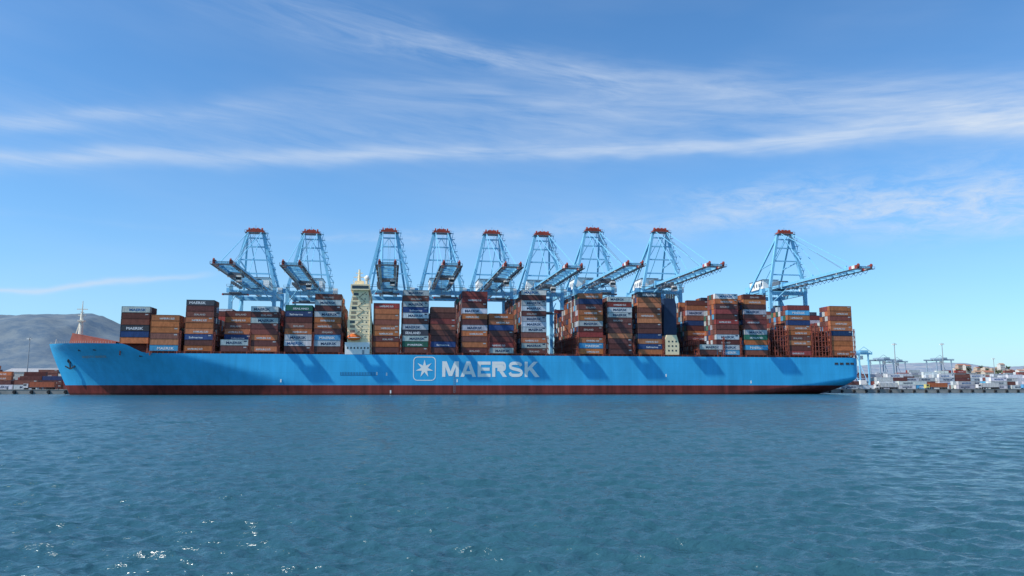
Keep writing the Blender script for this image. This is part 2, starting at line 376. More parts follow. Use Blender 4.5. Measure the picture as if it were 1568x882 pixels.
for bi,(pl,pr,pt,cols,lown,lowt,fb) in enumerate(BAYS):
    yn=YN+(2.5 if fb else 0)+(lown*2.5 if lown else 0)
    x=at((pl+pr)/2,500,yn)[0]-6.1
    base=(FZ+.5 if fb else 19.6)
    ztp=at((pl+pr)/2,pt,yn)[1]
    n=max(3,round((ztp-base)/TIER)); tier=(ztp-base)/n; tier=min(max(tier,2.6),2.9)
    mb=MB(); rows=22 if fb else 23
    rightside=((pl+pr)/2>600)
    nr=n
    for r in range(rows):
        y=YN+(2.5 if fb else 0)+r*2.5
        if r>3 and (r-4)%3==0: nr=max(2,n-random.choice([0,0,1,1,2,3]))
        k=nr if r>=lown else lowt
        if r<=3 and r>=lown: k=n
        if bi in (1,9,19) and r==3: k=n-1
        for t in range(k):
            face=(r==0) or (lown and r==lown)
            if face:
                if lown and r==0: code="BG"[t%2]
                else:
                    ix=n-1-t; code=cols[ix] if ix<len(cols) else random.choice(POOL)
            else:
                code=random.choice(POOL if bi>12 else POOL+'BBBKK')
            cont(mb,x+random.uniform(-.04,.04),y+random.uniform(-.03,.03),base+t*tier,code,side_detail=face or (t>=k-1),ends=(-1 if rightside else 1),text=face,Hh=tier-.03)
    mb.obj("container_stack",[M_CONT])
    lb.box(x-.3,x+12.5,YN+(7 if fb else 2.2),YN+(50 if fb else 55),DZ-.9,base-.08,1)
    for r in range(0,rows+1,3):
        y=YN+r*2.5+(3 if fb else 0)
        if y<YN+56: lb.box(x+.1,x+.6,y,y+.4,DZ-.9,base-.02,0); lb.box(x+11.5,x+12,y,y+.4,DZ-.9,base-.02,0)
    tiers=3 if bi<19 else 5
    xg_list=[x+12.85] + ([x-.7] if bi in (7,13,16,19,20,0) else [])
    for xg in xg_list:
        if fb: continue
        top=base+tiers*tier
        if bi>=18: top=base+5*tier
        for r in range(0,24):
            y=YN+r*2.5-.05; lb.box(xg-.13,xg+.13,y-.1,y+.14,DZ-.5,top+1,0)
        for t in range(0,tiers+1):
            z=base+t*tier-.1; lb.box(xg-.38,xg+.38,YN-.3,YN+57.4,z-.12,z+.06,0); lb.box(xg-.4,xg-.34,YN-.3,YN+57.4,z+1.0,z+1.07,0)
        for t in range(tiers):
            z=base+t*tier; lb.beam((xg-.3,YN-.35,z),(xg+.3,YN-.35,z+tier),.12,.12,0)
        lb.box(xg-.5,xg-.38,YN-.4,YN-.2,DZ-.5,top+1,0); lb.box(xg+.38,xg+.5,YN-.4,YN-.2,DZ-.5,top+1,0)
for (pa,pb,pt) in ((1186,1203,498),(1248,1268,498)):
    x0=at(pa,520,Y0+.6)[0]; x1=at(pb,520,Y0+.6)[0]; z1=at(pa,pt,Y0)[1]
    n=4
    for yy in (Y0+.5,Y0+3.0):
        for k in range(n+1):
            x=x0+(x1-x0)*k/n; lb.box(x-.13,x+.13,yy-.1,yy+.1,DZ-.5,z1,0)
        z=DZ+.6
        while z<z1:
            lb.box(x0,x1,yy-.12,yy+.12,z-.1,z+.1,0); z+=2.6
        z=DZ+.6; s=0
        while z+2.6<z1+1:
            lb.beam((x0,yy,z),(x1,yy,min(z+2.6,z1)),.14,.14,0) if s%2 else lb.beam((x1,yy,z),(x0,yy,min(z+2.6,z1)),.14,.14,0)
            z+=2.6; s+=1
x=XF2+2
while x<XS-2:
    lb.box(x-.06,x+.06,Y0+.15,Y0+.27,DZ-.2,DZ+1.0,0); x+=2.4
lb.box(XF2,XS-1,Y0+.17,Y0+.23,DZ+.95,DZ+1.02,0); lb.box(XF2,XS-1,Y0+.17,Y0+.23,DZ+.5,DZ+.55,0)
lb.box(XF2+2,XS-2,Y0+2.6,Y0+2.9,DZ-.8,19.5,1)
lb.obj("lashing_bridges",[M_LBRIDGE,M_DECK],ship)

# bridge deckhouse -------------------------------------------------------
dh=MB(); yn=Y0+.5
def PX(px,py,y=None): return at(px,py,yn if y is None else y)
def face(pts,y0,y1,m):
    P=[PX(a,b,y0) for a,b in pts]; k=len(P)
    dh.poly([(p[0],y0,p[1]) for p in P],m); dh.poly([(p[0],y1,p[1]) for p in P][::-1],m)
    for i in range(k):
        j=(i+1)%k; a=P[i];b=P[j]
        dh.poly([(a[0],y0,a[1]),(a[0],y1,a[1]),(b[0],y1,b[1]),(b[0],y0,b[1])],m)
face([(532,543),(569,543),(569,490),(565,472),(564,444),(542,444),(537,462),(532,492)],yn,Y0+57,0)
face([(537,444),(566,444),(566,435),(537,435)],yn-1.5,Y0+58,0)
face([(542,435),(558,435),(557,430),(544,430)],yn+10,Y0+44,0)
face([(528,542.5),(566,542.5),(566,524),(528,524)],Y0+.05,yn-.02,6)
a=PX(528,524,Y0)
for k in range(7):
    xx=a[0]+1+k*1.55; dh.box(xx,xx+.7,Y0-.02,Y0+.04,DZ+2.6,DZ+3.5,2)
dh.box(a[0]+8,a[0]+9,Y0-.02,Y0+.04,DZ+.1,DZ+2.1,3)
a=PX(539,441.5,yn-1.5);b=PX(564.5,437.5,yn-1.5); dh.box(a[0],b[0],yn-1.56,yn-1.5,a[1],b[1],2)
for k in range(10):
    py=518-7.1*k; xL,z=PX(533+max(0,k-3)*.95,py); xR,_=PX(568.5-(3.5 if k>5 else 0),py)
    dh.box(xL-.1,xR+.1,yn-.08,yn+.02,z-.06,z+.06,0)
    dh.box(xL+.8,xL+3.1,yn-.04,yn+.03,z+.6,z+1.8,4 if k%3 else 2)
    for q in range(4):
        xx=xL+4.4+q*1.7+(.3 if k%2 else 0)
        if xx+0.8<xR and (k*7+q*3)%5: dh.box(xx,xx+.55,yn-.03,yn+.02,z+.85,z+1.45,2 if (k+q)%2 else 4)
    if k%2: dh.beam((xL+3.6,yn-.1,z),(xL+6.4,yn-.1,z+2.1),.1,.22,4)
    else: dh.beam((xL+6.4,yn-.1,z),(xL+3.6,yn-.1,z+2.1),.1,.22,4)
xL,z=PX(566,500); dh.cyl((xL,yn-.25,DZ+6),(xL,yn-.25,46),.18,.18,6,0)
X,Z=PX(550,432,YC); dh.cyl((X,YC,Z-1),(X,YC,Z+6.5),.9,.4,8,0); dh.beam((X-2.8,YC,Z+2.5),(X+2.8,YC,Z+2.5),.4,.4,0); dh.beam((X-1.8,YC,Z+4.6),(X+1.8,YC,Z+4.6),.5,.35,1)
dh.ell((X+4,YC-4,Z+1.6),(1.3,1.3,1.4),6); dh.cyl((X+4,YC-4,Z-1.5),(X+4,YC-4,Z+.4),.4,.4,6,0)
X2,Z2=PX(541,435,yn+3); 
for k in range(5): dh.beam((X2+k*1.9,yn+3,Z2),(X2+k*1.9,yn+3,Z2+2.4+(k%2)*2.0),.2,.2,1)
dh.beam((X2,yn+3,Z2+1.1),(X2+8,yn+3,Z2+1.1),.1,.1,0)
X,Z=PX(542,517,Y0-.2)
dh.ell((X,Y0-.6,Z),(3.1,1.25,1.35),5,pw=.8); dh.ell((X-.3,Y0-.6,Z+.9),(1.6,.9,.9),5,pw=.7)
dh.box(X-2.6,X+2.6,Y0-1.88,Y0-1.8,Z-.15,Z+.1,6)
for s in (-2.9,2.9):
    dh.beam((X+s,yn,Z-2),(X+s,Y0-.9,Z+2.6),.35,.35,0); dh.beam((X+s,yn,Z+3),(X+s,Y0-.9,Z+2.6),.3,.3,0)
dh.obj("bridge_deckhouse",[M_CREAM,M_CREAM,M_GLASS,M_GREY,M_SHADE,M_ORANGE,M_WHITE],ship)
# aft casing + funnel block, its dark navy standing in for containers in shade
dh=MB(); yn=Y0+.4
face([(1019,543.5),(1040,543.5),(1040,527),(1036,513),(1021,513),(1019,520)],yn,yn+8,0)
for k in range(3):
    X,Z=PX(1023,538-7*k,yn); 
    for q in range(3): dh.box(X+q*1.9,X+q*1.9+.8,yn-.05,yn+.02,Z,Z+.8,1)
face([(1016,540),(1036,540),(1036,470),(1033,457),(1017,457)],Y0+8,Y0+46,2)
for q in range(4):
    X,Z=PX(1021+q*3.6,458,Y0+16+q*4); dh.cyl((X,Y0+16+q*4,Z-2),(X,Y0+16+q*4,Z+2.6),.6,.6,8,3)
M_NAVY=paint("funnel_shade_navy",(.02,.04,.09),.5,.2,.4)
dh.obj("funnel_casing",[M_CREAM,M_GLASS,M_NAVY,M_DARK],ship)

# ------------------------------------------------------------ quay cranes
YQ=423.0
M_GREY2=paint("crane_grating",(.12,.15,.18),.6,.25,.5)
M_RED2=paint("signal_red",(.55,.06,.04),.5,.1,.5)
def crane(px,py,troll,seed):
    rr=random.Random(seed)
    X,Za=at(px,py,YQ+1)
    QZ=2.2; Hh=Za-QZ; k=Hh/98.0
    c=MB()
    g=60.5*k
    ap=Hh-2.5
    wl=11.4; tip=-76.5; back=47; aw=4.3
    for sx in (-1,1):
        for yy in (0,30):
            c.box(sx*wl-.95,sx*wl+.95,yy-.9,yy+.9,3,g+1,0)
            for b in (-4.5,-1.5,1.5,4.5): c.box(sx*wl+b-1.2,sx*wl+b+1.2,yy-.6,yy+.6,.1,1.5,2)
        c.box(sx*wl-.7,sx*wl+.7,1.0,29.0,g-3,g-.8,0)
        c.box(sx*wl-.7,sx*wl+.7,1.0,29.0,17*k,18.8*k,0)
        c.beam((sx*wl,1,19*k),(sx*wl,29,g-3),.9,.9,0)
        c.beam((sx*wl,0,g+1),(sx*aw,1,ap),1.45,1.5,0)
        c.beam((sx*aw,1.5,ap-1),(sx*wl*.9,30,g+1),1.05,1.05,0)
        c.beam((sx*7.6,.5,(g+ap)/2),(sx*7.4,17,(g+ap)/2-2),.6,.6,0)
        bx=3.6
        c.box(sx*bx-.65,sx*bx+.65,-2.0,back,g+1.2,g+3.4,0)
        c.box(sx*bx-.65,sx*bx+.65,tip+7,-2.3,g+1.3,g+3.2,0)
        c.box(sx*bx-.67,sx*bx+.67,tip+4.5,tip+7,g+1.28,g+3.22,3)
        c.box(sx*bx-.67,sx*bx+.67,tip+2,tip+4.5,g+1.28,g+3.22,4)
        c.box(sx*bx-.67,sx*bx+.67,tip,tip+2,g+1.28,g+3.22,1)
        wx=sx*(bx+1.25); c.box(wx-.5,wx+.5,tip+1,back,g+1.25,g+1.4,2)
        c.box(wx+sx*.45-.05,wx+sx*.45+.05,tip+1,back,g+2.35,g+2.45,0)
        y=tip+1
        while y<back: c.box(wx+sx*.45-.05,wx+sx*.45+.05,y-.05,y+.05,g+1.4,g+2.4,0); y+=3
        for yt in (-34,-66):
            c.beam((sx*3.4,0,ap+.6),(sx*bx,yt,g+3.4),.26,.34,0)
            c.box(sx*bx-.3,sx*bx+.3,yt-.8,yt+.8,g+3.2,g+4.3,0)
        c.beam((sx*3.4,2,ap),(sx*bx,back-4,g+3.4),.4,.5,0)
        c.beam((sx*wl,0,g-9*k),(sx*bx,-9,g+1.2),.4,.4,0)
    for yy,z,h in ((0,g-2,2.4),(30,g-2,2.4),(0,17.5*k,2.0),(30,17.5*k,2.0),(0,3.3,1.8),(30,3.3,1.8)):
        c.box(-wl+.95,wl-.95,yy-.7,yy+.7,z-h/2,z+h/2,0)
    for f in (.25,.5,.74,.9):
        z=g+1+(ap-g-1)*f; w=wl+(aw-wl)*f
        c.box(-w,w,.1,.9,z-.35,z+.35,0)
    z1=g+1+(ap-g-1)*.5; z2=g+1+(ap-g-1)*.9
    w1=wl+(aw-wl)*.5
    c.beam((-w1,.5,z1),(0,.5,z2),.3,.3,0); c.beam((w1,.5,z1),(0,.5,z2),.3,.3,0)
    c.box(-5.4,5.4,-3.2,-2.2,g+.2,g+4.4,0); c.box(-3,3,4,14,g+3.4,g+6.2,2)
    y=tip; s=1
    while y<back-6:
        c.box(-2.95,2.95,y-.3,y+.3,g+1.6,g+2.6,0)
        c.beam((-2.95*s,y,g+2.1),(2.95*s,y+6.5,g+2.1),.35,.35,0); s=-s; y+=6.5
    c.beam((0,0,ap),(0,-58,g+3.6),.1,.1,2); c.beam((.9,0,ap),(.9,-58,g+3.6),.1,.1,2)
    c.box(-4.6,4.6,-1.6,2.8,ap,ap+1.1,1); c.box(-5.4,5.4,-2.2,3.4,ap-.25,ap-.05,2)
    for xx in (-3.4,-1.1,1.1,3.4): c.cyl((xx-.35,.6,ap+1.7),(xx+.35,.6,ap+1.7),1.2,1.2,12,1)
    c.box(-2.5,2.5,-1,2.2,ap+1.1,ap+2.2,1)
    for xx in np.linspace(-5.3,5.3,9): c.box(xx-.06,xx+.06,-2.2,-2.1,ap-.05,ap+1.1,1)
    c.box(-5.3,5.3,-2.2,-2.1,ap+1.05,ap+1.15,1); c.box(-5.3,5.3,3.3,3.4,ap+1.05,ap+1.15,1)
    c.box(-5,5,tip-1.2,tip+.8,g+1.0,g+1.25,2); c.box(-5,5,tip-1.2,tip-1.1,g+2.2,g+2.3,2)
    for xx in (-5,-2.5,0,2.5,5): c.box(xx-.07,xx+.07,tip-1.2,tip-1.08,g+1.2,g+2.3,2)
    for xx in (-3.6,3.6): c.cyl((xx-.3,tip-.3,g+3.0),(xx+.3,tip-.3,g+3.0),.9,.9,10,1)
    c.box(-5.2,5.2,20,38,g+3.5,g+9,4); c.box(-5.5,5.5,19.7,38.3,g+9,g+9.3,2)
    for q in range(5): c.box(5.2,5.26,21+q*3.4,22.6+q*3.4,g+5,g+7.2,2); c.box(-5.26,-5.2,21+q*3.4,22.6+q*3.4,g+5,g+7.2,2)
    c.box(-4.6,4.6,40,46,g+3.5,g+7,0)
    ty=troll
    c.box(-3,3,ty-4,ty+4,g+.2,g+1.2,2); c.box(1.2,3.6,ty-7,ty-4,g-2.9,g-.1,4); c.box(1.15,3.65,ty-7.05,ty-5.2,g-2.2,g-.9,5)
    c.box(-3,3,ty-.4,ty+.4,g+1.2,g+2.6,2)
    sz=g-rr.choice([6,9,14,8])
    for xx in (-2.2,2.2):
        for yy in (-1.2,1.2): c.beam((xx,ty+yy,g+.3),(xx,ty+yy,sz),.08,.08,2)
    c.box(-6,6,ty-.5,ty+.5,sz-.9,sz,2); c.box(-6.1,-5.6,ty-1.2,ty+1.2,sz-.9,sz-.3,3); c.box(5.6,6.1,ty-1.2,ty+1.2,sz-.9,sz-.3,3); c.box(-2.8,2.8,ty-1.1,ty+1.1,sz,sz+.6,2)
    for q in range(18): 
        y=-72+q*4.2; c.beam((4.9,y,g+1.1),(4.9,y+2.1,g-.4),.14,.14,2); c.beam((4.9,y+2.1,g-.4),(4.9,y+4.2,g+1.1),.14,.14,2)
    for q in range(5): c.box(-5.6,-3.9,-30+q*5,-28+q*5,g-1.2,g-.1,2)
    nfl=9
    for q in range(nfl):
        f0=q/nfl; f1=(q+1)/nfl
        z0=g+1+(ap-g-1)*f0; z1_=g+1+(ap-g-1)*f1; wa=wl+(aw-wl)*f0; wb=wl+(aw-wl)*f1
        c.box(wb+.6,wb+2.6,-.9,1.2,z1_-.08,z1_+.06,0)
        for e in (.7,2.5): c.box(wb+e-.05,wb+e+.05,-.9,-.8,z1_,z1_+1.1,0)
        c.box(wb+.7,wb+2.5,-.9,-.8,z1_+1.05,z1_+1.13,0)
        c.beam((wa+(2.4 if q%2 else .9),.2,z0),(wb+(.9 if q%2 else 2.4),.2,z1_),.3,.4,0)
    z=5; q=0
    while z<g-4:
        c.box(wl+1.0,wl+3.2,28.6,31,z-.08,z+.05,0)
        c.beam((wl+(1.2 if q%2 else 3),30,z),(wl+(3 if q%2 else 1.2),30,z+4),.4,.4,0); z+=4; q+=1
    c.box(-wl-2,wl+2,-2.15,-1.3,g+.9,g+1.05,2); c.box(-wl-2,wl+2,-2.1,-2.0,g+2.0,g+2.1,2)
    for xx in np.linspace(-wl-2,wl+2,12): c.box(xx-.06,xx+.06,-2.1,-2.0,g+1.05,g+2.1,2)
    c.box(wl+1.1,wl+3.6,3,8,g-1.5,g+1.4,4); c.box(-wl-3.2,-wl-1.1,4,7,g-1.5,g+.9,0)
    c.beam((0,.6,ap+2.2),(0,.6,ap+4.2),.12,.12,2)
    for y in (-20,-40,-60):
        for sx in (-1,1): c.box(sx*4.9-.4,sx*4.9+.4,y-.2,y+.5,g+.6,g+1.1,4)
    c.obj("quay_crane",[M_CRANE,M_RED,M_GREY2,M_RED2,M_WHITE,M_GLASS],loc=(X,YQ,QZ))
CR=[(392,350,-45),(477,352,-20),(596,350,-30),(676,351,-40),(753,353,-34),(830,355,-12),(907,349,-25),(1010,350,-8),(1200,353,12)]
for i,(px,py,tr) in enumerate(CR): crane(px,py,tr,i)

# ------------------------------------------------------------ quay and land
q=MB()
q.box(-2500,3500,419,9000,-3,2.2,0)
qo=q.obj("quay",[M_CONC])
fe=MB()
x=-420
while x<620:
    fe.box(x-.5,x+.5,418.5,419,.2,1.9,0); fe.cyl((x,417.9,1.0),(x,418.5,1.0),.7,.7,10,0)
    fe.cyl((x+4,420,2.2),(x+4,420,2.8),.35,.3,8,1); fe.cyl((x+4,420,2.8),(x+4,420,3.0),.55,.5,8,1)
    x+=8
fe.box(-420,620,418.9,419.3,2.1,2.35,2)
fe.obj("quay_fenders",[M_RUB,M_DARK,M_CONC])
def truck(x,y,cc,bc):
    t=MB()
    t.box(0,2.3,0,2.5,.9,3.1,0,cc); t.box(.1,1.6,-.02,2.52,2.0,2.8,0,(.03,.04,.05)); t.box(-.3,0,.2,2.3,.6,1.4,0,cc)
    t.box(2.3,15,.4,2.1,.9,1.25,0,(.08,.08,.09)); t.box(2.9,15,.03,2.47,1.3,3.9,0,bc); t.box(2.85,3,0,2.5,1.28,3.95,0,tuple(q*.7 for q in bc))
    for wx in (1.2,4.6,11.5,12.8,14.1):
        for wy in (.0,2.1): t.cyl((wx,wy,.52),(wx,wy+.4,.52),.52,.52,12,0,(.02,.02,.02))
    t.obj("container_truck",[M_ATTR],loc=(x,y,2.2))
for x,c1,b1 in ((300,(.6,.6,.6),(.6,.6,.58)),(335,(.55,.5,.18),(.4,.12,.05)),(372,(.6,.6,.6),(.6,.6,.58)),(-190,(.6,.6,.6),(.35,.10,.05)),(405,(.1,.3,.5),(.6,.61,.61))): truck(x,432,c1,b1)

def yard(x0,x1,y,rows,hmin,hmax,pool,name="yard_container_stack",base=2.25):
    x=x0
    while x<x1:
        mb=MB()
        for c in range(3):
            h0=random.randint(hmin,hmax)
            for r in range(rows):
                h=max(1,h0-random.choice([0,0,1,1,2]))
                for t in range(h): cont(mb,x+c*12.5,y+r*2.6,base+t*2.62,random.choice(pool),side_detail=(r==0),ends=0,text=(r==0))
        mb.obj(name,[M_CONT]); x+=12.5*3+random.choice([2,3,7,13])
yard(-275,-172,456,4,1,3,'BOKRWGBKB'); yard(-300,-178,490,4,2,4,'BBKRGBKNWO'); yard(-340,-195,560,4,4,6,'BBKRGBKWKO')
yard(256,470,458,4,1,3,'WGGWKGGWBGCGO'); yard(268,540,486,5,2,4,'WGGKGBGRG'); yard(280,580,520,5,3,5,'WKGGGWBGKG')
yard(300,640,600,3,4,6,'WGBGGKBG'); yard(330,720,690,3,5,7,'GGKBGBGR')
def shed(px,py,w,h,Y,col,n):
    X,_=at(px,py,Y); s=MB(); D=26
    s.box(0,w,0,D,0,h,0,col); s.poly([(-.4,-.4,h+.01),(w+.4,-.4,h+.01),(w+.4,D/2,h+3),(-.4,D/2,h+3)],0,(.38,.38,.38)); s.poly([(w+.4,D+.4,h+.01),(-.4,D+.4,h+.01),(-.4,D/2,h+3),(w+.4,D/2,h+3)],0,(.35,.35,.36))
    for e,fl in ((0,1),(w,-1)): s.poly([(e,0,h),(e,D/2,h+2.9),(e,D,h)][::fl],0,col)
    for k in range(n):
        xx=w*(k+.25)/n; s.box(xx,xx+w*.45/n,-.06,.05,0,h*.6,0,(.10,.14,.18)); s.box(xx,xx+w*.4/n,-.06,.05,h*.72,h*.86,0,(.05,.07,.09))
    s.obj("warehouse",[M_ATTR],loc=(X,Y,2.2))
shed(1395,575,55,13,760,(.45,.47,.49),5); shed(1500,575,48,11,780,(.52,.49,.42),5); shed(5,575,60,13,640,(.45,.45,.42),5); shed(62,575,40,10,660,(.50,.48,.45),4)

def gantry(px,pt,Y,w,m):
    X,Z=at(px,pt,Y); g=MB(); Z-=2.2
    for sx in (-1,1):
        for yy in (0,14):
            g.box(sx*w-.4,sx*w+.4,yy-.4,yy+.4,1.4,Z-1.3,0)
            for b in (-2,2): g.cyl((sx*w+b,yy-.4,.8),(sx*w+b,yy+.4,.8),.8,.8,10,1)
        g.box(sx*w-.7,sx*w+.7,-2,16,1.3,2.3,0); g.beam((sx*w,1,3),(sx*w,13,Z-2),.3,.3,0)
    for yy in (0,14): g.box(-w-3,w+3,yy-.5,yy+.5,Z-1.3,Z,0)
    g.box(-3,3,-1,15,Z,Z+1.6,0); g.box(-w-2,-w+2.5,-3,-.8,3,6,2); g.box(1,3,5,7.5,Z-4.5,Z-1.8,2)
    for xx in np.linspace(-w-3,w+3,14): g.box(xx-.05,xx+.05,-.55,-.45,Z,Z+1.1,0)
    g.beam((-w-2,0,Z),(-w+4,0,Z+4),.25,.25,0); g.beam((-w+10,0,Z),(-w+4,0,Z+4),.25,.25,0)
    g.obj("yard_gantry_crane",[m,M_DARK,M_WHITE],loc=(X,Y,2.2))
M_GC=paint("gantry_paint",(.28,.38,.46),.5,.1,.5)
gantry(1357,550,620,6.5,M_GC); gantry(1377,553,700,6.5,M_GC); gantry(1445,550,660,8,M_GC); gantry(1322,540,475,3.4,M_CRANE)
def mast(px,pt,Y):
    X,Z=at(px,pt,Y); g=MB(); Z-=2.2
    g.cyl((0,0,0),(0,0,Z),.5,.28,8,0); g.cyl((0,0,Z-1),(0,0,Z-.7),1.6,1.6,12,0)
    for a in range(8):
        t=a*math.pi/4; g.box(1.5*math.cos(t)-.3,1.5*math.cos(t)+.3,1.5*math.sin(t)-.3,1.5*math.sin(t)+.3,Z-1.6,Z-1,1)
    g.cyl((0,0,0),(0,0,1),.9,.7,8,0)
    g.obj("light_mast",[M_GREY,M_WHITE],loc=(X,Y,2.2))
mast(46,516,560); mast(1369,525,560); mast(1442,525,600); mast(1521,548,800)

# ------------------------------------------------------------ hills and town
def hills(name,prof,Y,dep,col,amp):  # col has the distance haze mixed into the slope colour
    m,nt,b=newmat(name+"_hazed_slope")
    g=N(nt,'ShaderNodeNewGeometry'); no=N(nt,'ShaderNodeTexNoise'); no.inputs['Scale'].default_value=.009; no.inputs['Detail'].default_value=9; no.inputs['Roughness'].default_value=.72
    nt.links.new(g.outputs['Position'],no.inputs[0]); cr=N(nt,'ShaderNodeValToRGB')
    cr.color_ramp.elements[0].position=.42; cr.color_ramp.elements[0].color=(col[0]*.75,col[1]*.83,col[2]*.90,1)
    cr.color_ramp.elements[1].position=.60; cr.color_ramp.elements[1].color=(col[0]*1.22,col[1]*1.14,col[2]*1.04,1)
    nt.links.new(no.outputs[0],cr.inputs[0]); nt.links.new(cr.outputs[0],b.inputs['Base Color']); b.inputs['Roughness'].default_value=1; b.inputs['Specular IOR Level'].default_value=0
    P=[at(a,c,Y) for a,c in prof]; xs=[p[0] for p in P]; zs=[p[1] for p in P]
    nx,ny=300,60; mb=MB()
    for j in range(ny+1):
        v=j/ny
        for i in range(nx+1):
            x=xs[0]+(xs[-1]-xs[0])*i/nx; h=np.interp(x,xs,zs)
            s=math.sin(min(v/.6,1)*math.pi/2)**1.1 if v<.6 else 1-.5*(v-.6)/.4
            nz=noise.fractal(Vector((x/dep*5,v*4.2,Y*.01)),.85,2.1,6)
            y=Y-dep*.6+dep*v
            mb.v.append((x,y,max(0,h*s*(1+ .13*nz*(1-.6*s))+amp*nz*s*.5)+1.0))
    for j in range(ny):
        for i in range(nx):
            a=j*(nx+1)+i; mb.f.append((a,a+1,a+nx+2,a+nx+1)); mb.m.append(0); mb.c.append((1,1,1))
    mb.obj(name,[m],smooth=True)
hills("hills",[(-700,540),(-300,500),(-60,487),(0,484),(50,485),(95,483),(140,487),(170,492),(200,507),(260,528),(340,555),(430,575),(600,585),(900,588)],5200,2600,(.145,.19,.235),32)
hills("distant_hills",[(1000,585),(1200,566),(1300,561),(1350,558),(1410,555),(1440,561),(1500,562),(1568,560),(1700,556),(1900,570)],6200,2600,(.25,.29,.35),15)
tw=MB(); slope=MB()
hp=[(1380,585),(1440,578),(1480,570),(1530,567),(1568,567),(1700,566),(1900,575)]
P=[at(a,c,1150) for a,c in hp]; xs=[p[0] for p in P]; zs=[p[1] for p in P]
def gz(x,y):
    v=min(max((y-850)/300,0),1); return 2.2+(np.interp(x,xs,zs)-2.2)*v
nx,ny=60,14
for j in range(ny+1):
    for i in range(nx+1):
        x=xs[0]+(xs[-1]-xs[0])*i/nx; y=850+j*35; slope.v.append((x,y,gz(x,y)+noise.noise(Vector((x*.02,y*.02,0)))*1.5))
for j in range(ny):
    for i in range(nx):
        a=j*(nx+1)+i; slope.f.append((a,a+1,a+nx+2,a+nx+1)); slope.m.append(0); slope.c.append((.16,.17,.09))
slope.obj("town_hillside_ground",[M_ATTR],smooth=True)
for k in range(230):
    y=random.uniform(870,1170); x=random.uniform(xs[0]+60,xs[-1]); z=gz(x,y)-1
    w=random.uniform(7,18); d=random.uniform(7,12); h=random.uniform(5,10)+ (6 if random.random()<.12 else 0)
    c=random.choice([(.62,.58,.52),(.60,.52,.43),(.66,.64,.60),(.50,.38,.29),(.56,.46,.36)])
    tw.box(x,x+w,y,y+d,z,z+h,0,c)
    rc=random.choice([(.36,.15,.09),(.30,.13,.09),(.42,.24,.16)])
    if random.random()<.7:
        tw.poly([(x-.3,y-.3,z+h),(x+w+.3,y-.3,z+h),(x+w+.3,y+d/2,z+h+2.2),(x-.3,y+d/2,z+h+2.2)],0,rc)
        tw.poly([(x+w+.3,y+d+.3,z+h),(x-.3,y+d+.3,z+h),(x-.3,y+d/2,z+h+2.2),(x+w+.3,y+d/2,z+h+2.2)],0,rc)
        tw.poly([(x-.3,y-.3,z+h),(x-.3,y+d/2,z+h+2.2),(x-.3,y+d+.3,z+h)],0,c); tw.poly([(x+w+.3,y-.3,z+h),(x+w+.3,y+d+.3,z+h),(x+w+.3,y+d/2,z+h+2.2)],0,c)
    zz=z+1.6
    while zz<z+h-1.4:
        xx=x+1
        while xx<x+w-1.4: tw.box(xx,xx+1,y-.05,y+.02,zz,zz+1.3,0,(.05,.06,.08)); xx+=2.6
        zz+=2.9
tw.obj("distant_town",[M_ATTR])
tr=MB()
def clump(cx,cy,cz,r,n):
    for _ in range(n):
        v=Vector((random.gauss(0,1),random.gauss(0,1),random.gauss(0,.7))); v=v.normalized()*r*random.uniform(.4,1.0)
        p=Vector((cx,cy,cz))+v; s=r*.28; a=Vector((random.uniform(-1,1),random.uniform(-1,1),random.uniform(-1,1))).normalized(); b=a.orthogonal().normalized()
        g=random.uniform(.5,1.3); tr.poly([tuple(p+a*s),tuple(p+b*s),tuple(p-a*s),tuple(p-b*s)],0,(.035*g,.06*g,.025*g))
for k in range(150):
    y=random.uniform(860,1160); x=random.uniform(xs[0],xs[-1]); z=gz(x,y); r=random.uniform(2.5,5)
    tr.cyl((x,y,z-.5),(x,y,z+r),.4,.2,5,0,(.1,.07,.05)); clump(x,y,z+r*1.4,r,60)
tr.obj("distant_trees",[M_ATTR])

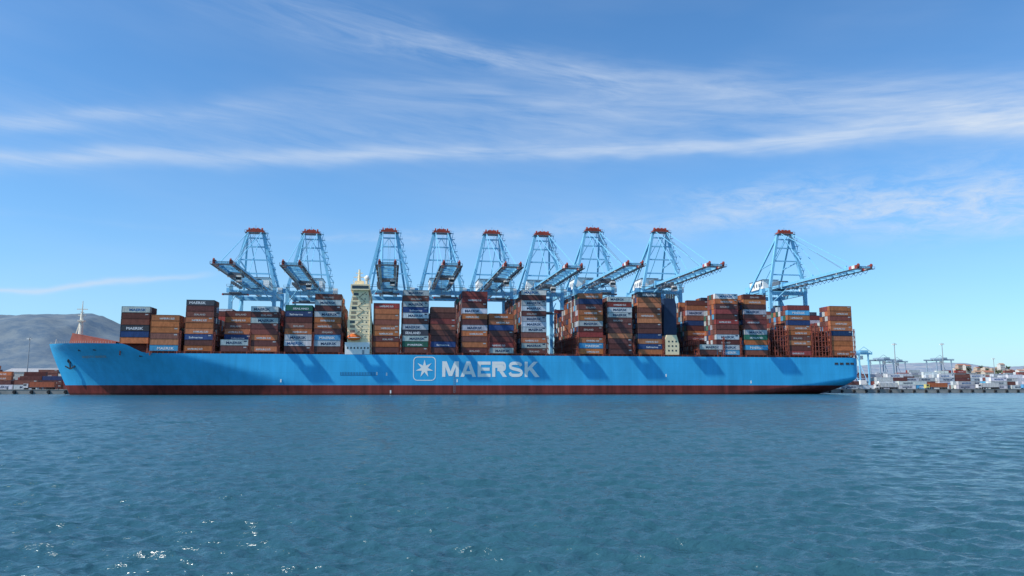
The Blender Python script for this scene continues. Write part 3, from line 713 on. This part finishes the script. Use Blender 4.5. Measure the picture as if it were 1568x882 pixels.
# ------------------------------------------------------------ water
def water():
    fine=np.radians(np.arange(-44,56.01,.13)); 
    coarse=np.radians(np.concatenate([np.arange(56.01+2,360-44,4)]))
    ang=np.concatenate([fine,coarse])
    r=[.5,2,4,6,8,10]
    while r[-1]<520: r.append(r[-1]+max(.045,r[-1]*.0040))
    while r[-1]<60000: r.append(r[-1]*1.06)
    r=np.array(r); dr=np.gradient(r)
    A,RR=np.meshgrid(ang,r); D=np.repeat(dr[:,None],len(ang),axis=1)
    X=RR*np.sin(A); Y=RR*np.cos(A); Z=np.zeros_like(X)
    rs=np.random.RandomState(8)
    main=math.radians(250)
    dx=np.zeros_like(X); dy=np.zeros_like(X); NW=130
    for i in range(NW):
        lam=.20*(5.5/.20)**((i+rs.rand())/NW); kk=2*math.pi/lam
        th=main+rs.normal(0,.50); amp=.0098*lam if lam<1.0 else .0098*1.0*(1.0/lam)**.0
        ph=rs.rand()*6.28
        att=np.clip((lam/D-2.0)/2.0,0,1)*np.exp(-RR/(600+lam*150))
        arg=kk*(X*math.cos(th)+Y*math.sin(th))+ph
        Z+=amp*att*np.sin(arg); q=.55
        dx+=q*amp*att*math.cos(th)*np.cos(arg); dy+=q*amp*att*math.sin(th)*np.cos(arg)
    gust=.85+.24*np.sin(X*.11+Y*.03+1)*np.sin(Y*.07-X*.02+.5)+.17*np.sin(X*.031-Y*.05)
    Z*=gust; X=X+dx; Y=Y+dy
    n,m=X.shape
    co=np.stack([X,Y,Z],-1).reshape(-1,3).astype(np.float32)
    I=np.arange(n*m).reshape(n,m); J=np.roll(I,-1,axis=1)
    f=np.stack([I[:-1],I[1:],J[1:],J[:-1]],-1).reshape(-1,4)[:, ::-1]
    me=bpy.data.meshes.new("sea_water"); me.vertices.add(len(co)); me.vertices.foreach_set('co',co.ravel())
    me.loops.add(f.size); me.loops.foreach_set('vertex_index',f.ravel().astype(np.int32))
    me.polygons.add(len(f)); me.polygons.foreach_set('loop_start',np.arange(0,f.size,4,dtype=np.int32)); 
    me.polygons.foreach_set('use_smooth',np.ones(len(f),dtype=bool))
    me.update(calc_edges=True); me.validate()
    if me.polygons[1000].normal.z<0: me.flip_normals()
    o=bpy.data.objects.new("sea_water",me); scene.collection.objects.link(o)
    m_,nt,b=newmat("sea_water")
    g=N(nt,'ShaderNodeNewGeometry')
    b.inputs['Roughness'].default_value=.15; b.inputs['IOR'].default_value=1.333
    hts=[]
    for sc,st,w in ((1.8,(.55,1.15,1),.50),(5.0,(.65,1.1,1),.20),(.6,(.45,1.3,1),.85)):
        mp=N(nt,'ShaderNodeMapping'); mp.inputs['Rotation'].default_value=(0,0,math.radians(-18)); mp.inputs['Scale'].default_value=tuple(sc*q for q in st)
        nt.links.new(g.outputs['Position'],mp.inputs[0])
        no=N(nt,'ShaderNodeTexNoise'); no.inputs['Scale'].default_value=1; no.inputs['Detail'].default_value=4; no.inputs['Roughness'].default_value=.6; no.inputs['Distortion'].default_value=.3
        nt.links.new(mp.outputs[0],no.inputs[0]); mu=N(nt,'ShaderNodeMath',operation='MULTIPLY'); mu.inputs[1].default_value=w; nt.links.new(no.outputs[0],mu.inputs[0]); hts.append(mu)
    a1=N(nt,'ShaderNodeMath',operation='ADD'); nt.links.new(hts[0].outputs[0],a1.inputs[0]); nt.links.new(hts[1].outputs[0],a1.inputs[1])
    a2=N(nt,'ShaderNodeMath',operation='ADD'); nt.links.new(a1.outputs[0],a2.inputs[0]); nt.links.new(hts[2].outputs[0],a2.inputs[1])
    bp=N(nt,'ShaderNodeBump'); bp.inputs['Strength'].default_value=1.0; bp.inputs['Distance'].default_value=.26
    nt.links.new(a2.outputs[0],bp.inputs['Height']); nt.links.new(bp.outputs[0],b.inputs['Normal'])
    n2=N(nt,'ShaderNodeTexNoise'); n2.inputs['Scale'].default_value=.02; n2.inputs['Detail'].default_value=3; nt.links.new(g.outputs['Position'],n2.inputs[0])
    cr=N(nt,'ShaderNodeValToRGB'); cr.color_ramp.elements[0].position=.35; cr.color_ramp.elements[0].color=(.024,.084,.112,1); cr.color_ramp.elements[1].position=.65; cr.color_ramp.elements[1].color=(.030,.102,.130,1)
    nt.links.new(n2.outputs[0],cr.inputs[0]); nt.links.new(cr.outputs[0],b.inputs['Base Color'])
    me.materials.append(m_)
water()

# ------------------------------------------------------------ light
sd=Vector((3.5,1.0,-4.15)).normalized()
el=math.asin(-sd.z); az=math.atan2(-sd.x,-sd.y)
sun=bpy.data.lights.new("sun",'SUN'); sun.energy=5.0; sun.angle=math.radians(.53); sun.color=(1,.95,.87)
so=bpy.data.objects.new("sun",sun); scene.collection.objects.link(so); so.rotation_euler=sd.to_track_quat('-Z','Y').to_euler()
w=bpy.data.worlds.new("World"); scene.world=w; w.use_nodes=True; nt=w.node_tree
bg=nt.nodes['Background']; bg.inputs['Strength'].default_value=.15
sky=N(nt,'ShaderNodeTexSky',sky_type='NISHITA'); sky.sun_disc=False; sky.sun_elevation=el; sky.sun_rotation=az%(2*math.pi)
sky.air_density=1.0; sky.dust_density=.4; sky.ozone_density=2.5; sky.altitude=0
hs=N(nt,'ShaderNodeMix',data_type='RGBA',blend_type='MULTIPLY'); hs.inputs[0].default_value=1; nt.links.new(sky.outputs[0],hs.inputs[6]); hs.inputs[7].default_value=(.53,.93,1.20,1)
tc=N(nt,'ShaderNodeTexCoord'); sp=N(nt,'ShaderNodeSeparateXYZ'); nt.links.new(tc.outputs['Generated'],sp.inputs[0])
def mth(op,a,b=None,c=None,clamp=False):
    n=N(nt,'ShaderNodeMath',operation=op); n.use_clamp=clamp
    for i,q in enumerate((a,b,c)):
        if q is None: continue
        if isinstance(q,(int,float)): n.inputs[i].default_value=q
        else: nt.links.new(q,n.inputs[i])
    return n.outputs[0]
AZ=mth('ARCTAN2',sp.outputs[0],sp.outputs[1]); EL=mth('ARCSINE',sp.outputs[2])
AR=(-.9,1.1)
tz=mth('DIVIDE',mth('SUBTRACT',AZ,AR[0]),AR[1]-AR[0],clamp=True)
def nz(sa,se,rot,det,rough,seed,dist=0):
    cb=N(nt,'ShaderNodeCombineXYZ'); nt.links.new(AZ,cb.inputs[0]); nt.links.new(EL,cb.inputs[1]); cb.inputs[2].default_value=seed
    mp=N(nt,'ShaderNodeMapping',vector_type='POINT'); mp.inputs['Rotation'].default_value=(0,0,rot)
    nt.links.new(cb.outputs[0],mp.inputs[0])
    m2=N(nt,'ShaderNodeMapping'); m2.inputs['Scale'].default_value=(sa,se,1); nt.links.new(mp.outputs[0],m2.inputs[0])
    no=N(nt,'ShaderNodeTexNoise'); no.inputs['Scale'].default_value=1; no.inputs['Detail'].default_value=det; no.inputs['Roughness'].default_value=rough; no.inputs['Distortion'].default_value=dist
    nt.links.new(m2.outputs[0],no.inputs[0]); return no.outputs[0]
warp=mth('MULTIPLY',mth('SUBTRACT',nz(4,10,0,4,.55,3.3),.5),.05)
fib1=nz(4.5,60,.03,7,.62,1.1,.4); fib2=nz(7,55,.16,7,.64,7.7,.5); mot=nz(20,62,.04,7,.68,4.4,.5); big=nz(3,10,.03,3,.5,9.1)
def ae(px,py):
    d=ray(px,py).normalized(); return math.atan2(d.x,d.y),math.asin(d.z)
def band(pts,fib,lo=.35,hi=.72):
    cr=N(nt,'ShaderNodeValToRGB'); cr.color_ramp.interpolation='CARDINAL'; els=cr.color_ramp.elements
    L=[]
    for (px,py,hw,am) in pts:
        a,e=ae(px,py); e2=ae(px,py-hw)[1]; L.append(((a-AR[0])/(AR[1]-AR[0]),(e+.1),e2-e,am))
    while len(els)<len(L): els.new(.5)
    for i,(p,e,wd,am) in enumerate(L): els[i].position=min(max(p,0),1)
    for i,(p,e,wd,am) in enumerate(L): els[i].color=(e,wd*5,am,1)
    nt.links.new(tz,cr.inputs[0]); s=N(nt,'ShaderNodeSeparateColor'); nt.links.new(cr.outputs[0],s.inputs[0])
    d=mth('SUBTRACT',mth('ADD',mth('ADD',EL,warp),.1),s.outputs[0])
    wd=mth('DIVIDE',s.outputs[1],5.0)
    q=mth('DIVIDE',d,mth('MAXIMUM',wd,.002)); gq=mth('EXPONENT',mth('MULTIPLY',mth('MULTIPLY',q,q),-.8))
    fr=N(nt,'ShaderNodeMapRange'); fr.inputs[1].default_value=lo; fr.inputs[2].default_value=hi; nt.links.new(fib,fr.inputs[0])
    return mth('MULTIPLY',mth('MULTIPLY',gq,s.outputs[2]),fr.outputs[0])
B=[]
B.append(band([(250,-30,30,.15),(450,15,38,.4),(620,58,32,.65),(740,88,22,.85),(830,106,28,.7),(930,122,28,.8),(1060,132,24,.5),(1200,140,34,.3),(1568,150,40,.25)],fib2,.32,.7))
B.append(band([(0,180,14,.85),(150,182,12,.8),(300,180,14,.6),(450,160,28,.4),(700,150,30,.45),(820,172,26,.5),(1000,160,32,.4),(1200,155,26,.55),(1400,155,28,.7),(1568,160,34,.7)],fib1,.27,.68))
B.append(band([(0,246,20,.85),(150,243,16,.85),(400,240,13,.75),(560,236,14,.8),(740,233,10,.75),(1000,226,9,.85),(1150,215,10,1.0),(1300,202,14,1.05),(1450,192,16,1.1),(1568,196,18,1.1)],fib1,.2,.6))
B.append(band([(300,205,38,.3),(600,210,38,.45),(900,190,44,.5),(1200,190,36,.55),(1568,175,38,.6)],fib2,.28,.8))
B.append(band([(950,290,15,0),(1100,294,16,.55),(1250,290,28,.75),(1350,305,36,.8),(1568,285,48,.75)],mot,.38,.7))
B.append(band([(420,366,4,.1),(520,367,5,.45),(720,364,14,.5),(850,350,20,.5),(1000,342,22,.6),(1150,325,28,.8),(1300,335,26,.75),(1568,318,34,.75)],mot,.32,.7))
B.append(band([(0,441,3.5,.7),(100,434,4,.75),(200,427,4,.7),(300,422,3,.4),(345,420,3,0)],big,.2,.5))
tot=B[0]
for b_ in B[1:]: tot=mth('ADD',tot,b_)
veil=N(nt,'ShaderNodeMapRange'); veil.inputs[1].default_value=.40; veil.inputs[2].default_value=.72; veil.inputs[4].default_value=.16; nt.links.new(big,veil.inputs[0])
vv=mth('MULTIPLY',veil.outputs[0],mth('ADD',fib2,.3)); tot=mth('ADD',tot,vv)
hz=mth('MULTIPLY',mth('EXPONENT',mth('MULTIPLY',EL,-8.0)),.75); tot=mth('ADD',tot,hz)
up=mth('GREATER_THAN',sp.outputs[2],0.0)
tot=mth('MULTIPLY',mth('MULTIPLY',tot,.60),up,clamp=True)
mx=N(nt,'ShaderNodeMix',data_type='RGBA'); nt.links.new(tot,mx.inputs[0]); nt.links.new(hs.outputs[2],mx.inputs[6]); mx.inputs[7].default_value=(4.3,5.0,6.0,1)
nt.links.new(mx.outputs[2],bg.inputs['Color'])
